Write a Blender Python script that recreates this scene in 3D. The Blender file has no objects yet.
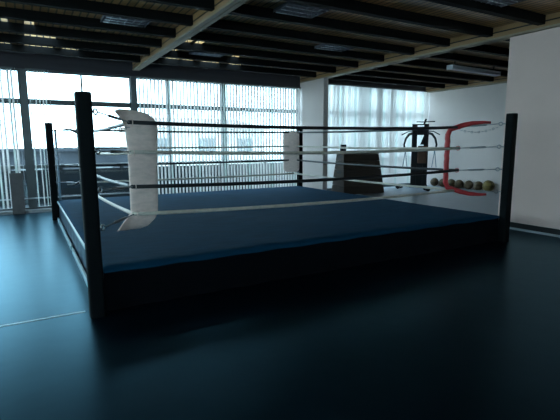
import bpy, bmesh, math, random
from mathutils import Vector, Matrix
random.seed(7)
SC = bpy.context.scene
COL = SC.collection

# ------------------------------------------------------------------ camera
F_PX, PITCH, ROLL, YAW = 440.8, .1488, -.0046, .5218
fw = Vector((math.sin(YAW)*math.cos(PITCH), math.cos(YAW)*math.cos(PITCH), -math.sin(PITCH)))
r_ = Vector((math.cos(YAW), -math.sin(YAW), 0)); u_ = r_.cross(fw)
rr = r_*math.cos(ROLL)+u_*math.sin(ROLL); uu = -r_*math.sin(ROLL)+u_*math.cos(ROLL)
cd = bpy.data.cameras.new('camera'); cam = bpy.data.objects.new('camera', cd); COL.objects.link(cam)
M = Matrix((rr, uu, -fw)).transposed().to_4x4(); M.translation = Vector((-3.2916, -6.7985, 1.4653))
cam.matrix_world = M
cd.sensor_width = 36; cd.lens = F_PX/560*36; cd.clip_start = .05; cd.clip_end = 300
SC.camera = cam

# ------------------------------------------------------------------ world, exposure
w = bpy.data.worlds.new('World'); SC.world = w; w.use_nodes = True
nt = w.node_tree; nt.nodes.clear()
out = nt.nodes.new('ShaderNodeOutputWorld'); bg = nt.nodes.new('ShaderNodeBackground')
tc = nt.nodes.new('ShaderNodeTexCoord'); sp = nt.nodes.new('ShaderNodeSeparateXYZ'); rp = nt.nodes.new('ShaderNodeValToRGB')
nt.links.new(tc.outputs['Generated'], sp.inputs[0]); nt.links.new(sp.outputs['Z'], rp.inputs[0])
rp.color_ramp.elements[0].position = 0.0; rp.color_ramp.elements[0].color = (.64, .89, 1.0, 1)
rp.color_ramp.elements[1].position = .7; rp.color_ramp.elements[1].color = (.56, .80, 1.0, 1)
nt.links.new(rp.outputs[0], bg.inputs[0]); bg.inputs[1].default_value = 9.0
nt.links.new(bg.outputs[0], out.inputs[0])
vs = SC.view_settings; vs.view_transform = 'Standard'; vs.look = 'None'; vs.gamma = 1; vs.exposure = 0.0; vs.use_curve_mapping = False

# ------------------------------------------------------------------ materials
def mat(name, col, rough=.6, spec=.5, metal=0, noise=0, scale=8, bump=0, bscale=40, stretch=None):
    m = bpy.data.materials.new(name); m.use_nodes = True; t = m.node_tree
    b = t.nodes['Principled BSDF']; b.inputs['Roughness'].default_value = rough
    b.inputs['Specular IOR Level'].default_value = spec; b.inputs['Metallic'].default_value = metal
    b.inputs['Base Color'].default_value = (*col, 1)
    co = t.nodes.new('ShaderNodeTexCoord'); mp = t.nodes.new('ShaderNodeMapping')
    t.links.new(co.outputs['Object'], mp.inputs[0])
    if stretch: mp.inputs['Scale'].default_value = stretch
    if noise:
        n = t.nodes.new('ShaderNodeTexNoise'); n.inputs['Scale'].default_value = scale; n.inputs['Detail'].default_value = 5
        t.links.new(mp.outputs[0], n.inputs['Vector'])
        r = t.nodes.new('ShaderNodeValToRGB')
        r.color_ramp.elements[0].position = .3; r.color_ramp.elements[0].color = (*[c*(1-noise) for c in col], 1)
        r.color_ramp.elements[1].position = .7; r.color_ramp.elements[1].color = (*[min(1, c*(1+noise)) for c in col], 1)
        t.links.new(n.outputs['Fac'], r.inputs[0]); t.links.new(r.outputs[0], b.inputs['Base Color'])
    if bump:
        n2 = t.nodes.new('ShaderNodeTexNoise'); n2.inputs['Scale'].default_value = bscale
        t.links.new(mp.outputs[0], n2.inputs['Vector'])
        bp = t.nodes.new('ShaderNodeBump'); bp.inputs['Strength'].default_value = bump; bp.inputs['Distance'].default_value = .02
        t.links.new(n2.outputs['Fac'], bp.inputs['Height']); t.links.new(bp.outputs[0], b.inputs['Normal'])
    return m

def plank_mat(name, axis, pitch, c1, c2, rough=.45):
    """planks separated by dark grooves; axis = the coordinate across the planks"""
    m = mat(name, c1, rough); t = m.node_tree; b = t.nodes['Principled BSDF']
    co = t.nodes.new('ShaderNodeTexCoord'); s = t.nodes.new('ShaderNodeSeparateXYZ')
    t.links.new(co.outputs['Object'], s.inputs[0])
    d = t.nodes.new('ShaderNodeMath'); d.operation = 'DIVIDE'; d.inputs[1].default_value = pitch
    t.links.new(s.outputs[axis], d.inputs[0])
    fr = t.nodes.new('ShaderNodeMath'); fr.operation = 'FRACT'; t.links.new(d.outputs[0], fr.inputs[0])
    fl = t.nodes.new('ShaderNodeMath'); fl.operation = 'FLOOR'; t.links.new(d.outputs[0], fl.inputs[0])
    wn = t.nodes.new('ShaderNodeTexWhiteNoise'); wn.noise_dimensions = '1D'; t.links.new(fl.outputs[0], wn.inputs['W'])
    mx = t.nodes.new('ShaderNodeMix'); mx.data_type = 'RGBA'
    mx.inputs[6].default_value = (*c1, 1); mx.inputs[7].default_value = (*c2, 1)
    t.links.new(wn.outputs['Value'], mx.inputs[0])
    gt = t.nodes.new('ShaderNodeMath'); gt.operation = 'GREATER_THAN'; gt.inputs[1].default_value = .22
    t.links.new(fr.outputs[0], gt.inputs[0])
    m2 = t.nodes.new('ShaderNodeMix'); m2.data_type = 'RGBA'; m2.inputs[6].default_value = (.012, .01, .008, 1)
    t.links.new(mx.outputs[2], m2.inputs[7]); t.links.new(gt.outputs[0], m2.inputs[0])
    t.links.new(m2.outputs[2], b.inputs['Base Color'])
    return m

def translucent_mat(name, col, f=.5, clear=0.0):
    m = bpy.data.materials.new(name); m.use_nodes = True; t = m.node_tree; t.nodes.clear()
    o = t.nodes.new('ShaderNodeOutputMaterial'); d = t.nodes.new('ShaderNodeBsdfDiffuse'); tr = t.nodes.new('ShaderNodeBsdfTranslucent')
    co = t.nodes.new('ShaderNodeTexCoord'); n = t.nodes.new('ShaderNodeTexNoise'); n.inputs['Scale'].default_value = 3
    t.links.new(co.outputs['Object'], n.inputs['Vector'])
    r = t.nodes.new('ShaderNodeValToRGB'); r.color_ramp.elements[0].color = (*[c*.9 for c in col], 1); r.color_ramp.elements[1].color = (*col, 1)
    t.links.new(n.outputs['Fac'], r.inputs[0])
    for x in (d, tr): t.links.new(r.outputs[0], x.inputs['Color'])
    mx = t.nodes.new('ShaderNodeMixShader'); mx.inputs[0].default_value = f
    t.links.new(d.outputs[0], mx.inputs[1]); t.links.new(tr.outputs[0], mx.inputs[2])
    if clear:
        tp = t.nodes.new('ShaderNodeBsdfTransparent'); m3 = t.nodes.new('ShaderNodeMixShader'); m3.inputs[0].default_value = clear
        t.links.new(mx.outputs[0], m3.inputs[1]); t.links.new(tp.outputs[0], m3.inputs[2]); mx = m3
    t.links.new(mx.outputs[0], o.inputs[0])
    return m

def glass_mat():
    m = bpy.data.materials.new('window_glass'); m.use_nodes = True; t = m.node_tree; t.nodes.clear()
    o = t.nodes.new('ShaderNodeOutputMaterial'); g = t.nodes.new('ShaderNodeBsdfGlossy'); g.inputs['Roughness'].default_value = .02
    tp = t.nodes.new('ShaderNodeBsdfTransparent'); tp.inputs[0].default_value = (.93, .98, .99, 1)
    mx = t.nodes.new('ShaderNodeMixShader'); mx.inputs[0].default_value = .06
    t.links.new(tp.outputs[0], mx.inputs[1]); t.links.new(g.outputs[0], mx.inputs[2]); t.links.new(mx.outputs[0], o.inputs[0])
    return m

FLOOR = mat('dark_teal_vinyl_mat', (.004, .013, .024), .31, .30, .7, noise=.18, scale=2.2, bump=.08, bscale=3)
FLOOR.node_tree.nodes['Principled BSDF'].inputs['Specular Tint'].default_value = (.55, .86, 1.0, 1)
FLOORP = mat('pale_floor_with_glare', (.30, .34, .40), .35, .5, noise=.05, scale=3)  # paler side-room floor, reflection of blinds and wall put into its colour
CANVAS = mat('blue_canvas', (.005, .046, .092), .9, .05, noise=.12, scale=3, bump=.35, bscale=5, stretch=(1, 3, 1))
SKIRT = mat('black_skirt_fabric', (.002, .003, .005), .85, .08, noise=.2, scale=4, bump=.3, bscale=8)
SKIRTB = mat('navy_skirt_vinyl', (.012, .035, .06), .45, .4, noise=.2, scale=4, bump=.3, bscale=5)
EDGE = mat('pale_blue_edge_trim', (.30, .46, .52), .4)
POST = mat('black_post_padding', (.002, .004, .005), .7, .12, noise=.15, scale=9, bump=.15, bscale=14)
ROPEK = mat('black_rope_cover', (.008, .010, .014), .4, .5, bump=.2, bscale=60)
ROPEW = mat('cream_rope_cover', (.62, .56, .48), .5, .5, noise=.1, scale=20)
STEEL = mat('dull_steel', (.35, .36, .38), .35, .5, metal=.9, noise=.1, scale=30)
PADW = mat('cream_padded_canvas', (.78, .61, .55), .7, .3, noise=.1, scale=14, bump=.5, bscale=16, stretch=(1, 1, 2.5))
PADR = mat('red_padded_vinyl', (.50, .025, .03), .5, .5, noise=.15, scale=10, bump=.3, bscale=16)
PADB = mat('pale_blue_padded_vinyl', (.42, .52, .62), .5, .5, noise=.1, scale=10)
WALLP = mat('warm_painted_plaster', (.76, .56, .50), .85, .2, noise=.03, scale=1.5, bump=.05, bscale=30)
WALLN = mat('painted_plaster', (.66, .57, .54), .85, .2, noise=.03, scale=1.5, bump=.05, bscale=30)
WALLD = mat('dark_painted_wall', (.05, .055, .06), .85, .2, noise=.1, scale=2)
HEADER = mat('dark_brown_fascia', (.045, .042, .05), .7, .3, noise=.15, scale=3, stretch=(.3, 1, 4))
JOIST = mat('black_stained_timber', (.004, .004, .004), .8, .15, noise=.3, scale=6, stretch=(.2, 3, 3))
GIRD = plank_mat('pale_timber_girder', 'Z', .1, (.34, .20, .09), (.26, .15, .065))
GIRDB = mat('pale_timber_flange', (.30, .24, .17), .6, .3, noise=.12, scale=5, stretch=(3, .2, 1))
BOARD = plank_mat('ceiling_boards', 'X', .105, (.60, .36, .15), (.38, .21, .085), .3)
FRAME = mat('dark_window_frame', (.10, .115, .12), .5, .5, noise=.08, scale=6)
GLASS = glass_mat()
SLAT = translucent_mat('white_blind_slat', (.97, .94, .92), .8)
SLATC = translucent_mat('pale_green_blind_slat', (.84, .88, .85), .8)
BASEB = mat('black_skirting', (.01, .012, .014), .5)
TRIML = mat('pale_grey_strip', (.40, .43, .45), .6)
TAPE = mat('pale_blue_floor_tape', (.45, .60, .66), .35, noise=.1, scale=20)
LOUV = mat('aluminium_louvre', (.20, .20, .24), .45, .5, metal=.3, noise=.15, scale=25)
LAMPW = mat('white_enamel', (.62, .64, .68), .5, .5)
DARKW = mat('dark_brown_timber', (.060, .044, .034), .6, .4, noise=.2, scale=5, stretch=(.4, 1, 5))
LEATH = mat('tan_leather', (.30, .23, .16), .5, noise=.15, scale=8)
BLKM = mat('black_painted_metal', (.005, .006, .009), .5, .3)
BROWN = mat('brown_vinyl', (.10, .045, .025), .5, noise=.15, scale=10)
STRAP = mat('grey_blue_webbing', (.10, .16, .22), .7)
BALLM = mat('brown_ball_leather', (.12, .075, .035), .6, noise=.25, scale=12)
BALLY = mat('ochre_ball_leather', (.24, .17, .045), .6, noise=.25, scale=12)
BOARDL = mat('pale_chipboard', (.17, .16, .16), .75, noise=.1, scale=10)
GREYB = mat('grey_far_facade', (.028, .032, .038), .8, .1, noise=.3, scale=.8)
PALEG = mat('pale_gravel', (.50, .50, .48), .9, .2, noise=.15, scale=.5)
PALEB = mat('pale_far_facade', (.62, .60, .54), .8, noise=.1, scale=1)
DARKE = mat('dark_parapet', (.012, .018, .022), .8, noise=.2, scale=2)
ROOFE = mat('rust_tile_roof', (.30, .20, .16), .8, noise=.25, scale=6)

# ------------------------------------------------------------------ mesh helpers
def box(bm, x0, x1, y0, y1, z0, z1):
    vs_ = [bm.verts.new(p) for p in ((x0,y0,z0),(x1,y0,z0),(x1,y1,z0),(x0,y1,z0),(x0,y0,z1),(x1,y0,z1),(x1,y1,z1),(x0,y1,z1))]
    for f in ((3,2,1,0),(4,5,6,7),(0,1,5,4),(1,2,6,5),(2,3,7,6),(3,0,4,7)): bm.faces.new([vs_[i] for i in f])
    return vs_
def loft(bm, rings, cap=True):
    R = [[bm.verts.new(p) for p in ring] for ring in rings]; n = len(R[0])
    for a, b in zip(R, R[1:]):
        for i in range(n): bm.faces.new((a[i], a[(i+1)%n], b[(i+1)%n], b[i]))
    if cap: bm.faces.new(R[0][::-1]); bm.faces.new(R[-1])
def tube(bm, pts, rad, n=10, cap=True):
    pts = [Vector(p) for p in pts]; rings = []; up = None
    for i, p in enumerate(pts):
        t = (pts[min(i+1, len(pts)-1)]-pts[max(i-1, 0)]).normalized()
        if up is None:
            up = Vector((0,0,1)) if abs(t.z) < .9 else Vector((1,0,0))
        s = t.cross(up).normalized(); up = s.cross(t).normalized()
        r = rad[i] if isinstance(rad, (list, tuple)) else rad
        rings.append([p+(s*math.cos(a)+up*math.sin(a))*r for a in [2*math.pi*k/n for k in range(n)]])
    loft(bm, rings, cap)
def torus(bm, c, axis, R, r, n=16, m=8):
    axis = Vector(axis).normalized(); a = axis.orthogonal().normalized(); b = axis.cross(a); c = Vector(c); V = []
    for i in range(n):
        t = 2*math.pi*i/n; d = a*math.cos(t)+b*math.sin(t)
        V.append([bm.verts.new(c+d*(R+r*math.cos(s))+axis*r*math.sin(s)) for s in [2*math.pi*k/m for k in range(m)]])
    for i in range(n):
        for k in range(m): bm.faces.new((V[i][k], V[(i+1)%n][k], V[(i+1)%n][(k+1)%m], V[i][(k+1)%m]))
def obj(name, bm, m, parent=None, smooth=False, bevel=0, seg=2):
    bmesh.ops.recalc_face_normals(bm, faces=bm.faces)
    me = bpy.data.meshes.new(name); bm.to_mesh(me); bm.free(); me.materials.append(m)
    if smooth:
        for p in me.polygons: p.use_smooth = True
    o = bpy.data.objects.new(name, me); COL.objects.link(o)
    if parent: o.parent = parent
    if bevel:
        md = o.modifiers.new('bevel', 'BEVEL'); md.width = bevel; md.segments = seg; md.limit_method = 'ANGLE'
    return o
def bxo(name, b, m, parent=None, bevel=0):
    bm = bmesh.new()
    for q in (b if isinstance(b[0], (tuple, list)) else [b]): box(bm, *q)
    return obj(name, bm, m, parent, bevel=bevel)
def struct(o):
    o['kind'] = 'structure'; return o
def tag(o, label, cat, group=None, kind=None):
    o['label'] = label; o['category'] = cat
    if group: o['group'] = group
    if kind: o['kind'] = kind
    return o
def thing(name, loc, rz, label, cat, group=None):
    o = bpy.data.objects.new(name, None); COL.objects.link(o); o.location = loc; o.rotation_euler = (0,0,rz)
    return tag(o, label, cat, group)
def copy_tree(o, parent=None):
    c = o.copy(); COL.objects.link(c)
    if parent: c.parent = parent
    for ch in [x for x in bpy.data.objects if x.parent == o]: copy_tree(ch, c)
    return c

# ------------------------------------------------------------------ room shell
XL, XR, YB, YW = -9.0, 9.1, -11.0, 4.42
ZC, ZJ, ZG, ZH = 3.40, 3.265, 3.20, 3.07
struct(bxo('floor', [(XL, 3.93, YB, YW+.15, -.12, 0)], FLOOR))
struct(bxo('floor', [(3.93, XR+.2, YB, YW+.15, -.12, 0)], FLOORP))  # side-room piece, window glare carried by the pale base colour
LW = [(-7.0, -4.8), (-4.4, -2.2), (-1.8, .4)]      # windows added to the left wall, out of view, to light pads and partition
bm = bmesh.new(); ys = sorted({YB, YW+.1, *[q for p in LW for q in p]})
for a, b in zip(ys, ys[1:]):
    if (a, b) in LW: box(bm, XL-.15, XL, a, b, 0, 1.0); box(bm, XL-.15, XL, a, b, 2.9, ZC)
    else: box(bm, XL-.15, XL, a, b, 0, ZC)
struct(obj('wall_left', bm, WALLD))
BW = [(-6.6, -4.2), (-3.6, -1.2)]  # unseen back-wall windows, added for more light from the camera side
bm = bmesh.new(); xs = sorted({XL, XR, *[q for p in BW for q in p]})
for a, b in zip(xs, xs[1:]):
    if (a, b) in BW: box(bm, a, b, YB-.15, YB, 0, 1.4); box(bm, a, b, YB-.15, YB, 2.9, ZC)
    else: box(bm, a, b, YB-.15, YB, 0, ZC)
struct(obj('wall_back', bm, WALLD))
struct(bxo('wall_right', (XR, XR+.15, YB, YW+.15, 0, ZC+.1), WALLN))
struct(bxo('wall_partition', (3.88, 4.05, YB, -2.05, 0, ZG), WALLP))
struct(bxo('wall_pier', (3.78, 3.93, 3.13, 4.36, 0, ZG), WALLN))
# skylight panes between the rafters
SKY = [(a, b, y-d, y) for y, d, xs_ in ((3.49, .30, [(-3.53,-3.35),(-3.12,-2.62),(-2.46,-2.16),(-.35,-.05),(.03,.29),(.49,.94),(1.2,1.5)]),
       (2.61, .28, [(-3.13,-2.62),(-.46,-.37),(.88,1.04)]), (1.73, .25, [(-3.46,-3.35),(-3.13,-2.99),(-.49,-.37),(-.28,-.13)])) for a, b in xs_]
def cross(bm, xs, ys, holes, z0, z1):
    for a, b in zip(xs, xs[1:]):
        for c, d in zip(ys, ys[1:]):
            mx, my = (a+b)/2, (c+d)/2
            if any(h[0] < mx < h[1] and h[2] < my < h[3] for h in holes): continue
            box(bm, a, b, c, d, z0, z1)
xs = sorted({XL, XR, *[h[0] for h in SKY], *[h[1] for h in SKY]}); ys = sorted({YB, YW+.1, *[h[2] for h in SKY], *[h[3] for h in SKY]})
bm = bmesh.new(); cross(bm, xs, ys, SKY, ZC, ZC+.08); struct(obj('ceiling', bm, BOARD))
nwin = 8
for h in SKY:
    o = struct(bxo('window_%d' % nwin, (h[0], h[1], h[2], h[3], ZC+.05, ZC+.06), GLASS)); nwin += 1
for a, b in LW:  # panes of the added left-wall windows
    struct(bxo('window_%d' % nwin, [(XL-.08, XL-.07, a, b, 1.0, 2.9)], GLASS)); nwin += 1
for a, b in BW:  # panes of the added back-wall windows
    struct(bxo('window_%d' % nwin, [(a, b, YB-.08, YB-.07, 1.4, 2.9)], GLASS)); nwin += 1
# girders along the room, joists across it
nt_ = 1
GX = [(-5.87, -5.74), (-.91, -.78), (3.79, 3.95), (8.94, 9.1)]
for a, b in GX:
    bm = bmesh.new(); box(bm, a, b, YB, 4.34, ZG+.03, ZC); struct(obj('trim_%d' % nt_, bm, GIRD)); nt_ += 1
    struct(bxo('trim_%d' % nt_, [(a-.012, (a+b)/2-.006, YB, 4.34, ZG, ZG+.03), ((a+b)/2+.006, b+.012, YB, 4.34, ZG, ZG+.03), (a, b, YB, 4.34, ZG+.01, ZG+.03)], GIRDB)); nt_ += 1
yj = [(-.8+.88*k-.11, -.8+.88*k) for k in range(-11, 6)]
segs = [(XL, -5.87), (-5.74, -.91), (-.78, 3.79), (3.95, 8.94)]
for a, b in yj:
    bm = bmesh.new()
    for s in segs: box(bm, s[0], s[1], a, b, ZJ, ZC)
    struct(obj('trim_%d' % nt_, bm, JOIST)); nt_ += 1
# window header and frames
struct(bxo('trim_%d' % nt_, [(XL, 3.78, 4.30, 4.42, ZH, ZC), (3.93, XR, 4.30, 4.42, ZJ, ZC)], HEADER)); nt_ += 1
bays = [(-9,-5.67,.1,.1), (-5.57,-3.27,.1,.1), (-3.14,-.97,.1,.1), (-.84,1.40,.1,.1), (1.46,3.78,.1,.1), (3.93,6.17,.1,.1), (6.23,9.1,.1,.1)]
for i, (a, b, _, _) in enumerate(bays):
    top = ZH if a < 3.8 else ZJ
    f = [(a, b, 4.38, 4.46, 2.345, 2.455), (a, b, 4.38, 4.46, .95, 1.03), (a, b, 4.36, 4.46, 0, .10), (a, b, 4.38, 4.46, top-.04, top),
         (a, a+.02, 4.38, 4.46, 0, top), (b-.02, b, 4.38, 4.46, 0, top)]
    mid = {2: -2.04, 3: -.06}.get(i)
    if mid: f.append((mid-.018, mid+.018, 4.385, 4.44, 0, top))
    o = struct(bxo('window_%d' % (i+1), f, FRAME))
    bxo('pane', (a+.02, b-.02, 4.415, 4.421, .1, top-.04), GLASS, o)
for a, b in ((-5.67,-5.57), (-3.27,-3.14), (-.97,-.84), (1.40,1.46), (6.17,6.23)):
    struct(bxo('trim_%d' % nt_, (a, b, 4.32, 4.46, 0, ZH if a < 3.8 else ZJ), FRAME)); nt_ += 1
struct(bxo('baseboard_window', [(XL, 3.78, 4.16, 4.36, 0, .06)], BASEB))
struct(bxo('trim_%d' % nt_, [(XL, 3.78, 4.145, 4.16, 0, .065)], TRIML)); nt_ += 1
struct(bxo('baseboard_partition', [(3.862, 3.88, YB, -2.05, .035, .12)], BASEB))
struct(bxo('trim_%d' % nt_, [(3.845, 3.88, YB, -2.05, 0, .035)], TRIML)); nt_ += 1
struct(bxo('trim_%d' % nt_, [(XL, -2.93, -2.70, -2.675, 0, .003)], TAPE)); nt_ += 1

# ------------------------------------------------------------------ outside
struct(bxo('terrace_slab', (-30, 30, 4.6, 6.0, -.2, -.02), DARKE))
struct(bxo('exterior_ground', (-60, 80, 6.2, 90, -3.2, -3.0), PALEG))
def parapet():
    t = thing('terrace_parapet', (0, 5.9, 0), 0, 'dark terrace parapet with a rail outside the left windows', 'parapet')
    bxo('wall_panel', (-12, 14, 0, .15, -.05, .84), DARKE, t)
    bxo('rail', (-12, 14, .03, .12, .90, .95), BLKM, t)
    for k in range(18):
        x = -11.5+1.5*k
        bxo('post', (x-.05, x+.05, .03, .12, .84, .90), BLKM, t)
    return t
parapet()
def far_building(name, x0, x1, y, d, zt, m, label, rows, roof=None):
    t = thing(name, ((x0+x1)/2, y, -3), 0, label, 'building')
    h = zt+3; w2 = (x1-x0)/2
    bxo('wall', (-w2, w2, 0, d, 0, h), m, t)
    n = max(2, int((x1-x0)/3))
    for r in range(rows):
        for k in range(n):
            x = -w2+(k+.5)*(2*w2/n)
            f = bxo('window', (x-.6, x+.6, -.06, .02, h-1.9-r*2.8, h-.7-r*2.8), FRAME, t)
    if roof:
        bm = bmesh.new(); loft(bm, [[(-w2-.3,-.4,h),(w2+.3,-.4,h),(w2+.3,d+.4,h),(-w2-.3,d+.4,h)],[(-w2+1,d/2-.1,h+roof),(w2-1,d/2-.1,h+roof),(w2-1,d/2+.1,h+roof),(-w2+1,d/2+.1,h+roof)]])
        obj('roof', bm, ROOFE, t)
    else: bxo('roof', (-w2-.2, w2+.2, -.2, d+.2, h, h+.12), m, t)
far_building('far_building', -14, 1.5, 17, 6, 1.16, GREYB, 'low grey flat-roofed building beyond the terrace on the left', 1)
far_building('far_building', 3.5, 13, 24, 7, 2.6, PALEB, 'pale house with a tiled roof seen through the middle blinds', 2, .9)

# ------------------------------------------------------------------ vertical blinds
def slat_bm(wd, h, curve=.006):
    bm = bmesh.new(); n = 4; R = []
    for z in (0, h):
        R.append([bm.verts.new((wd*(i/n-.5), curve*(1-(2*i/n-1)**2), z)) for i in range(n+1)])
    for i in range(n): bm.faces.new((R[0][i], R[0][i+1], R[1][i+1], R[1][i]))
    r = bmesh.ops.solidify(bm, geom=bm.faces[:], thickness=.0012)
    return bm
def blind(label, xs_, ang, y, top, bottom, m, m2=None, wd=.089, every=0, swing=2):
    t = thing('vertical_blind', (xs_[0], y, 0), 0, label, 'blind')
    a, b = min(xs_)-.05-xs_[0], max(xs_)+.05-xs_[0]
    bxo('headrail', (a, b, -.02, .02, top-.035, top), FRAME, t)
    bm = bmesh.new(); tube(bm, [(b+.03, -.01, top-.01), (b+.03, -.01, .6)], .006, 6); obj('pull_cord', bm, LAMPW, t)
    proto = None; proto2 = None
    for k, x in enumerate(xs_):
        alt = m2 and every and (k % every == 0)
        src = proto2 if alt else proto
        if src is None:
            src = obj('slat', slat_bm(wd, top-.04-bottom), m2 if alt else m, t, smooth=True)
            if alt: proto2 = src
            else: proto = src
            o = src
        else:
            o = src.copy(); COL.objects.link(o); o.parent = t
        o.location = (x-xs_[0], 0, bottom); o.rotation_euler = (math.radians(random.uniform(-.15,.15)), math.radians(random.uniform(-.12,.12)), math.radians(ang+random.uniform(-swing, swing)))
    return t
n = 51
blind('long white vertical blind across the middle windows, slats half open', [-.80+k*(4.5/(n-1)) for k in range(n)], -76, 4.22, ZH, .10, SLAT, SLATC, every=8)
n = 60
blind('closed white vertical blind between the white pier and the side wall', [4.02+k*(4.98/(n-1)) for k in range(n)], -30, 4.24, 3.25, .10, SLAT, SLATC, every=7, swing=4)
blind('open vertical blind with sparse slats at the far left window', [-4.4,-4.15,-3.9,-3.76,-3.68,-3.60,-3.46,-3.41], -62, 4.22, ZH, .12, SLAT, SLATC, every=3)
blind('pushed-aside vertical blind slats right of the wide window post', [-3.09,-2.98,-2.91,-2.85,-2.79], -76, 4.22, ZH, .12, SLAT, SLATC, every=2)

# ------------------------------------------------------------------ boxing ring
H = 2.847; PZ = .40; PT = 1.885; RCZ = {'A': [1.675, 1.395, 1.062, .795], 'B': [1.70, 1.39, 1.06, .76]}; RIS = {'A': .44, 'B': .49, 'C': .44, 'D': .44}; RZ = [1.74, 1.41, 1.08, .75]
ring = thing('boxing_ring', (0, 0, 0), 0, 'low boxing ring with blue canvas, dark corner posts and four ropes', 'boxing ring')
PH = H-.045
bxo('platform', (-PH+.04, PH-.04, -PH+.04, PH-.04, 0, PZ-.03), DARKW, ring)
bm = bmesh.new()     # canvas with soft wrinkles
N = 70
G = [[bm.verts.new((-PH+2*PH*i/N, -PH+2*PH*j/N, PZ + (.004*math.sin(i*.9+math.sin(j*.35)*2)*math.exp(-j/6.) + .0015*math.sin(i*.37+j*.21)) - (.018 if i in (0, N) or j in (0, N) else 0))) for j in range(N+1)] for i in range(N+1)]
for i in range(N):
    for j in range(N): bm.faces.new((G[i][j], G[i+1][j], G[i+1][j+1], G[i][j+1]))
# rim down to the board
for seq in ([G[i][0] for i in range(N+1)], [G[N][j] for j in range(N+1)], [G[N-i][N] for i in range(N+1)], [G[0][N-j] for j in range(N+1)]):
    low = [bm.verts.new(v.co+Vector((0,0,-.03))) for v in seq]
    for a in range(N): bm.faces.new((seq[a], low[a], low[a+1], seq[a+1]))
obj('canvas', bm, CANVAS, ring, smooth=True)
def skirt(side, m):
    bm = bmesh.new(); n = 60; rows = 8; V = []
    for i in range(n+1):
        s = -PH+2*PH*i/n; col = []
        for j in range(rows+1):
            z = (PZ-.035)*(1-j/rows)+.004; o_ = PH-.03+.012*math.sin(i*1.3)*(j/rows)+.012*(j/rows)
            col.append(bm.verts.new({'front': (s,-o_,z), 'back': (s,o_,z), 'left': (-o_,s,z), 'right': (o_,s,z)}[side]))
        V.append(col)
    for i in range(n):
        for j in range(rows): bm.faces.new((V[i][j], V[i+1][j], V[i+1][j+1], V[i][j+1]))
    return obj('skirt', bm, m, ring, smooth=True)
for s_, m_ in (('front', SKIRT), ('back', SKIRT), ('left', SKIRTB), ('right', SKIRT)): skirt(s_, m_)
o = bxo('edge_strip', (-PH-.012, -PH+.01, -PH+.1, PH-.1, PZ-.04, PZ-.012), EDGE, ring, .004); o['label'] = 'pale blue strip along the canvas edge'
for a, b in ((-2.66, -.30), (-.12, 2.66)):
    o = bxo('base_strip', (-PH-.03, -PH-.002, a, b, .002, .07), EDGE, ring, .006); o['label'] = 'pale kick strip at the foot of the skirt'
cs = {'A': (-1,-1), 'B': (1,-1), 'C': (1,1), 'D': (-1,1)}
for c, (sx, sy) in cs.items():
    bm = bmesh.new(); hw = .062; X, Y = sx*H, sy*H
    rings = []
    for z, k in ((0, 1), (.02, 1.0), (PT-.02, 1), (PT-.006, .97), (PT, .88)):
        rr_ = []
        for q in range(32):
            a = 2*math.pi*q/32; ca, sa = math.cos(a), math.sin(a); e = .35
            rr_.append((X+hw*k*math.copysign(abs(ca)**e, ca), Y+hw*k*math.copysign(abs(sa)**e, sa), z))
        rings.append(rr_)
    loft(bm, rings); po = obj('post', bm, POST, ring, smooth=False)
    d = Vector((-sx, -sy, 0)).normalized()
    for iz, z in enumerate(RZ):
        bm = bmesh.new(); p0 = Vector((X, Y, z))+d*.07
        tube(bm, [p0, p0+d*.05], .008, 8); torus(bm, p0+d*.072, (0,0,1) if c in 'CD' else (d.y, -d.x, 0), .024, .007)
        obj('eye_bolt', bm, STEEL, po, smooth=True)
        # turnbuckle: threaded rod, barrel and hook up to the rope corner
        bm = bmesh.new(); p1 = p0+d*.096; p2 = Vector((sx*(H-RIS[c]), sy*(H-RIS[c]), RCZ.get(c, RZ)[iz]))
        L = (p2-p1).length; dd = d; d = (p2-p1).normalized(); m1 = p1+d*L*.3; m2_ = p1+d*L*.72
        tube(bm, [p1, m1], .006, 8); tube(bm, [m1, m1+d*.02, m2_-d*.02, m2_], [.008, .014, .014, .008], 8); tube(bm, [m2_, p2], .006, 8)
        d = dd; tb = obj('turnbuckle', bm, STEEL, ring, smooth=True)
        if z == RZ[0] and c in 'AB':
            bm = bmesh.new(); n = 11      # slack safety chain under the turnbuckle
            for k in range(n):
                t = (k+.5)/n; p = p1+(p2-p1)*t+Vector((0,0,-.045-.05*math.sin(math.pi*t)))
                torus(bm, p, (d.y, -d.x, 0) if k % 2 else (0,0,1), .014, .004, 10, 6)
            obj('safety_chain', bm, STEEL, tb, smooth=True)
def rope(p, q, m, rad=.019, sag=.03, name='rope'):
    bm = bmesh.new(); p, q = Vector(p), Vector(q)
    pts = [p+(q-p)*(k/20)+Vector((0,0,-4*sag*(k/20)*(1-k/20))) for k in range(21)]
    tube(bm, pts, rad, 12); return obj(name, bm, m, ring, smooth=True)
rp_ = {c: (cs[c][0]*(H-RIS[c]), cs[c][1]*(H-RIS[c])) for c in cs}
for a, b, sag in (('A','B',.035), ('B','C',.02), ('C','D',.015), ('D','A',.05)):
    for i, z in enumerate(RZ):
        m_ = ROPEK if i in (0, 2) else ROPEW
        o = rope((*rp_[a], RCZ.get(a, RZ)[i]), (*rp_[b], RCZ.get(b, RZ)[i]), m_, sag=sag)
        o['label'] = 'black covered rope' if i in (0, 2) else 'cream covered rope'

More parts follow.
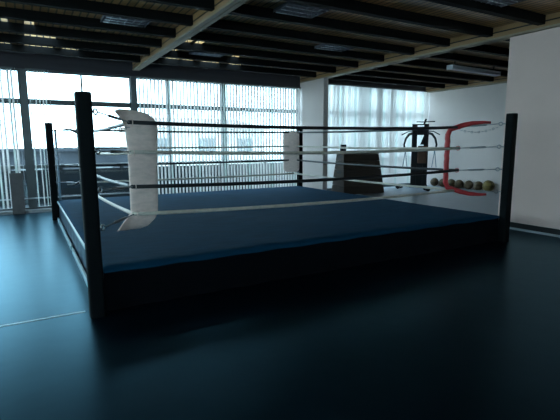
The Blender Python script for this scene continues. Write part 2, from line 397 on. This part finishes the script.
# corner pads: a long cushion standing against the rope corner, its two ends drawn back to the post
def pad(c, m, label, width, thick, zt, zb, back, f=.045, name='corner_pad', off=(0, 0)):
    sx, sy = cs[c]; d = Vector((-sx, -sy, 0)).normalized(); s = Vector((-d.y, d.x, 0))
    t = thing(name, (rp_[c][0]+off[0], rp_[c][1]+off[1], 0), 0, label, 'corner pad', 'ring corner pads')
    prof = []   # path from the post end over the top, down, back to the post
    if back:
        prof = [(-back, zt+.05, .12), (-back*.75, zt+.055, .35), (-back*.4, zt+.045, .7), (-back*.12, zt+.02, .95), (f*.8, zt-.04, 1), (f, zt-.12, 1)]
    else: prof = [(f, zt+.03, .62), (f, zt+.015, .80), (f, zt-.01, .93), (f, zt-.05, 1)]
    nmid = 14
    z0 = prof[-1][1]; z1 = zb+(.12 if back else .05)
    for k in range(1, nmid): prof.append((f+.004*math.sin(k*2.4), z0+(z1-z0)*k/nmid, 1+.015*math.sin(k*2.4)))
    if back: prof += [(f, zb+.12, 1), (f*.8, zb+.04, 1), (-back*.12, zb-.02, .95), (-back*.4, zb-.05, .7), (-back*.75, zb-.06, .35), (-back, zb-.055, .12)]
    else: prof += [(f, zb+.05, 1), (f, zb+.01, .93), (f, zb-.015, .80), (f, zb-.03, .62)]
    rings = []
    for i, (o_, z, wk) in enumerate(prof):
        a = prof[max(i-1, 0)]; b = prof[min(i+1, len(prof)-1)]
        tv = (d*(b[0]-a[0])+Vector((0,0,b[1]-a[1]))).normalized(); nv = tv.cross(s).normalized()
        if nv.dot(d) < 0 and abs(nv.dot(d)) > .3: nv = -nv
        base = d*o_+Vector((0,0,z)); R = []
        for q in range(16):
            an = 2*math.pi*q/16; ca, sa = math.cos(an), math.sin(an)
            R.append(base+s*(width/2*wk*math.copysign(abs(ca)**.6, ca))+nv*(thick/2*(.4+.6*wk)*math.copysign(abs(sa)**.8, sa)))
        rings.append(R)
    # keep ring orientation consistent
    bm = bmesh.new(); loft(bm, rings); obj('cushion', bm, m, t, smooth=True)
    for z in RCZ.get(c, RZ):     # tie loops around the ropes
        bm = bmesh.new(); torus(bm, Vector((0,0,z))+d*.012, s, .030, .005, 14, 6)
        obj('tie_strap', bm, m, t, smooth=True)
    return t
def outline_pad(label):
    """cushion laced to the front ropes; its top and bottom flaps taper and fold back towards the post"""
    t = thing('corner_pad', (-2.38, -2.36, 0), 0, label, 'corner pad', 'ring corner pads')
    out_ = [(-.17,1.775),(-.10,1.80),(-.01,1.795),(.08,1.785),(.16,1.762),(.215,1.72),(.245,1.66),(.25,1.60),(.235,1.40),(.225,1.15),(.222,.95),(.215,.80),(.19,.735),(.11,.66),(.02,.635),
            (-.08,.64),(-.21,.655),(-.14,.72),(-.05,.80),(-.05,.95),(-.048,1.15),(-.05,1.40),(-.065,1.64),(-.10,1.70)]
    n = len(out_); cx = sum(p[0] for p in out_)/n
    def P(x, z, y):
        if x < -.06: y -= (-.06-x)*.9
        return (x, y, z)
    bm = bmesh.new(); rows = []
    # build as horizontal slices between the left and right outline so the surface can puff and crease
    def span(z):
        xs_ = []
        for (xa, za), (xb, zb) in zip(out_, out_[1:]+out_[:1]):
            if (za <= z < zb) or (zb <= z < za): xs_.append(xa+(xb-xa)*(z-za)/(zb-za))
        return (min(xs_), max(xs_)) if len(xs_) >= 2 else None
    NZ = 64
    for k in range(NZ):
        z = .640+(1.796-.640)*k/(NZ-1); sp2 = span(z)
        if not sp2: continue
        a, b = sp2; ring_ = []
        endk = min(1, math.sqrt(max(0.02, min(z-.632, 1.802-z)/.05)))
        th = .026*endk*(1-.28*max(0, math.cos(2*math.pi*(z-.14)/.165))**6)
        for q in range(28):
            an = 2*math.pi*q/28; ca, sa = math.cos(an), math.sin(an)
            x = (a+b)/2+(b-a)/2*math.copysign(abs(ca)**.45, ca); y = th*math.copysign(abs(sa)**.6, sa)
            ring_.append(P(x, z, y))
        rows.append(ring_)
    loft(bm, rows); obj('cushion', bm, PADW, t, smooth=True)
    for z in RCZ['A']:
        bm = bmesh.new(); torus(bm, (.0,-.035,z), (1,0,0), .032, .005, 14, 6); obj('tie_strap', bm, PADW, t, smooth=True)
outline_pad('wide quilted cream corner pad just right of the nearest post')
pad('B', PADR, 'red curved corner pad hanging in front of the right post', .13, .075, 1.71, .76, .42, f=.165)
pad('C', PADW, 'short pale corner pad beside the post at the far back corner', .40, .06, 1.74, .82, 0, off=(-.07, .0))
pad('D', ROPEK, 'black corner pad near the far left post, mostly behind the nearest post', .10, .05, 1.70, .76, .30, f=.10)
bm = bmesh.new(); tube(bm, [(-H+.10, H-.10, PZ+.02), (-H+.10, H-.10, 1.76)], .022, 10)
o = obj('spacer_strap', bm, PADB, ring, smooth=True); o['label'] = 'pale blue upright strap beside the far left post'

# ------------------------------------------------------------------ vaulting box at the right windows
vt = thing('vaulting_box', (4.60, 3.22, 0), math.radians(-6), 'dark wooden gym vaulting box with sloping ends and hand slots', 'vaulting box')
BH = 1.24; Lb, Lt, Wb, Wt = 1.42, 1.22, .74, .36
def sec(z):
    k = z/BH; l = Lb+(Lt-Lb)*k; w_ = Wb+(Wt-Wb)*k
    return .02*k, Lb-(Lb-Lt)*k, (Wb-w_)/2*.5, Wb-(Wb-w_)/2*1.5
zs = [0, .24, .48, .72, .96, 1.16]
for a, b in zip(zs, zs[1:]):
    bm = bmesh.new(); R = []
    for z in (a+.004, b-.004):
        x0, x1, y0, y1 = sec(z); R.append([(x0,y0,z),(x1,y0,z),(x1,y1,z),(x0,y1,z)])
    loft(bm, R); s_ = obj('section', bm, DARKW, vt, bevel=.006)
    x0, x1, y0, y1 = sec((a+b)/2+.04)
    if a > .3:
        bxo('hand_slot', (x0-.004, x0+.02, (y0+y1)/2-.13, (y0+y1)/2+.13, (a+b)/2, (a+b)/2+.075), BASEB, s_)
x0, x1, y0, y1 = sec(1.16)
bxo('top_cushion', (x0-.02, x1+.02, y0-.02, y1+.02, 1.16, BH), LEATH, vt, .03)
sp_ = thing('small_speaker', (4.66, 3.42, BH), math.radians(-6), 'small black box standing on the vaulting box', 'speaker')
bxo('cabinet', (0, .14, 0, .12, 0, .20), BLKM, sp_, .008)
bm = bmesh.new(); tube(bm, [(.07,-.004,.07), (.07,.004,.07)], .045, 20); tube(bm, [(.07,-.004,.15), (.07,.004,.15)], .022, 16); obj('cone', bm, STRAP, sp_)

# ------------------------------------------------------------------ exercise tower in the far corner
tw = thing('exercise_tower', (8.25, 3.82, 0), math.radians(-47), 'tall black exercise tower with curved arms and brown back pad in far corner', 'exercise machine')
bxo('base_frame', [(-.30,.28,-.30,-.22,0,.06), (-.30,.28,.2,.28,0,.06), (-.28,-.20,-.3,.28,0,.06), (.18,.26,-.3,.28,0,.06)], BLKM, tw, .005)
bxo('upright', (-.27,-.10,-.05,.05,.06,2.10), BLKM, tw, .01)
bxo('upright', (.11,.26,-.05,.05,.06,2.10), BLKM, tw, .01)
bxo('weight_shroud', (-.10,.11,-.03,.06,.06,1.30), BLKM, tw, .01)
bxo('back_pad', (-.07,.22,-.12,-.051,.80,1.38), BROWN, tw, .025)
bxo('cross_brace', [(-.10,.11,-.03,.03,1.74,2.0), (-.27,.26,-.05,.05,2.06,2.10)], BLKM, tw, .005)
bm = bmesh.new(); v = [bm.verts.new(p) for p in ((.0,-.02,1.42),(.11,-.02,1.42),(.11,-.02,1.72),(.0,.02,1.42),(.11,.02,1.42),(.11,.02,1.72))]
for f in ((0,1,2),(5,4,3),(0,3,4,1),(1,4,5,2),(2,5,3,0)): bm.faces.new([v[i] for i in f])
obj('gusset', bm, BLKM, tw)
bm = bmesh.new(); tube(bm, [(-.14,-.1,2.17),(.05,-.12,2.16),(.44,-.1,2.17)], .018, 10); tube(bm, [(.10,-.05,2.08),(.13,-.1,2.18),(.16,-.1,2.26)], .03, 10); obj('pull_up_bar', bm, BLKM, tw, smooth=True)
for sgn in (-1, 1):
    bm = bmesh.new(); X0 = .24*sgn
    tube(bm, [(X0,-.06,1.80),(X0+.12*sgn,-.2,1.76),(X0+.22*sgn,-.28,1.62),(X0+.27*sgn,-.3,1.42),(X0+.24*sgn,-.3,1.24)], [.042,.04,.036,.032,.03], 10)
    tube(bm, [(X0,-.06,1.86),(X0+.16*sgn,-.16,1.85),(X0+.36*sgn,-.22,1.74)], .016, 8); ar = obj('arm', bm, BLKM, tw, smooth=True)
    bm = bmesh.new(); cx = X0+.22*sgn
    tube(bm, [(cx,-.3,1.24),(cx-.07,-.3,.68),(cx+.07,-.3,.68),(cx,-.3,1.24)], .012, 8); obj('strap_handle', bm, STRAP, ar, smooth=True)

# medicine balls along the side wall
def ball(y, rad, m, label, x=8.93):
    t = thing('medicine_ball', (x-rad+.16, y, rad), random.random()*6, label, 'ball', 'medicine balls along the side wall')
    bm = bmesh.new(); bmesh.ops.create_uvsphere(bm, u_segments=24, v_segments=14, radius=rad); obj('shell', bm, m, t, smooth=True)
    bm = bmesh.new()
    for ax in ((1,0,.2), (0,1,.1), (.1,0,1)): torus(bm, (0,0,0), ax, rad+.001, .004, 32, 6)
    obj('seam', bm, BLKM, t, smooth=True)
words = ['brown medicine ball on the floor right beside the exercise tower', 'second brown medicine ball from the exercise tower', 'third brown medicine ball from the exercise tower',
         'fourth brown medicine ball from the tower, seen just right of the red pad', 'fifth brown medicine ball from the tower along the side wall', 'sixth brown medicine ball, touching distance from the ochre one']
for y, l in zip((3.75, 3.38, 3.05, 2.74, 2.38, 2.02), words): ball(y, .14, BALLM, l)
ball(1.66, .17, BALLY, 'large ochre medicine ball at the right end of the row')

# dumbbells on the floor beyond the ring
def dumbbell(x, y, rz, label):
    t = thing('dumbbell', (x, y, .07), rz, label, 'dumbbell', 'dumbbells on the floor')
    bm = bmesh.new(); tube(bm, [(-.09,0,0),(.09,0,0)], .016, 10); obj('bar', bm, STEEL, t, smooth=True)
    for s in (-1, 1):
        bm = bmesh.new(); tube(bm, [(s*.09,0,0),(s*.10,0,0),(s*.17,0,0),(s*.18,0,0)], [.05,.07,.07,.05], 8); obj('weight', bm, BLKM, t)
dumbbell(7.3, 3.75, .4, 'dark dumbbell on the floor between the vaulting box and tower')
dumbbell(7.45, 2.75, 1.0, 'dark dumbbell on the floor in front of the exercise tower')

# pale board leaning by the left window post
t = bxo('leaning_board', (-3.60, -3.36, 4.09, 4.115, 0.0, .88), BOARDL, None, .004)
tag(t, 'pale upright chipboard panel leaning against the left window', 'board')
bm = bmesh.new(); tube(bm, [(-8.8, 4.295, .30), (-1.1, 4.295, .30)], .016, 10)  # pale horizontal tube on short legs, low under the left windows
for x in (-8.6, -6.4, -4.2, -2.0): tube(bm, [(x, 4.295, .30), (x, 4.295, .0601)], .012, 8)
o = obj('pale_pipe', bm, TRIML, None, smooth=True); tag(o, 'pale pipe running low under the left windows', 'pipe')

# ------------------------------------------------------------------ ceiling lights
def louvre(x0, x1, y0, y1, label):
    t = thing('ceiling_light', ((x0+x1)/2, (y0+y1)/2, ZC-.002), 0, label, 'ceiling light', 'square louvred ceiling lights')
    a, b = (x1-x0)/2, (y1-y0)/2
    bxo('housing', (-a, a, -b, b, -.03, 0), LOUV, t)
    bm = bmesh.new()
    for k in range(7):
        x = -a+2*a*k/6; box(bm, x-.006, x+.006, -b, b, -.046, -.031)
    for k in range(7):
        y = -b+2*b*k/6; box(bm, -a, a, y-.004, y+.004, -.043, -.031)
    obj('louvre', bm, LOUV, t)
    for k in (-1, 0, 1):
        bm = bmesh.new(); tube(bm, [(-a+.03, k*b*.55, -.044), (a-.03, k*b*.55, -.044)], .008, 8); obj('tube', bm, LAMPW, t, smooth=True)
louvre(-2.10, -1.43, .40, .94, 'square louvred ceiling light left of the pale girder')
louvre(0.0, .66, -1.36, -.80, 'largest louvred ceiling light, near top centre')
louvre(1.92, 2.60, .40, .94, 'louvred ceiling light between the rafters above the back corner post')
louvre(2.03, 2.68, -3.06, -2.50, 'louvred ceiling light cut by the top edge at the right')
t = thing('strip_light', (6.45, .52, 3.22), .06, 'long white strip light under the rafters near the side wall', 'ceiling light')
bxo('housing', (-.98, .98, -.08, .08, .02, .05), LAMPW, t, .005)
bxo('diffuser', (-.96, .96, -.07, .07, -.05, .02), LAMPW, t, .02)
bxo('end_cap', (-1.0, -.96, -.08, .08, -.052, .05), LAMPW, t, .005); bxo('end_cap', (.96, 1.0, -.08, .08, -.052, .05), LAMPW, t, .005)
louvre(-.10, .60, 2.30, 2.60, 'small far louvred light just right of the pale girder')
for x in (-.8, .8): bxo('hanger', (x-.01, x+.01, -.01, .01, .05, ZC-3.22), BLKM, t)
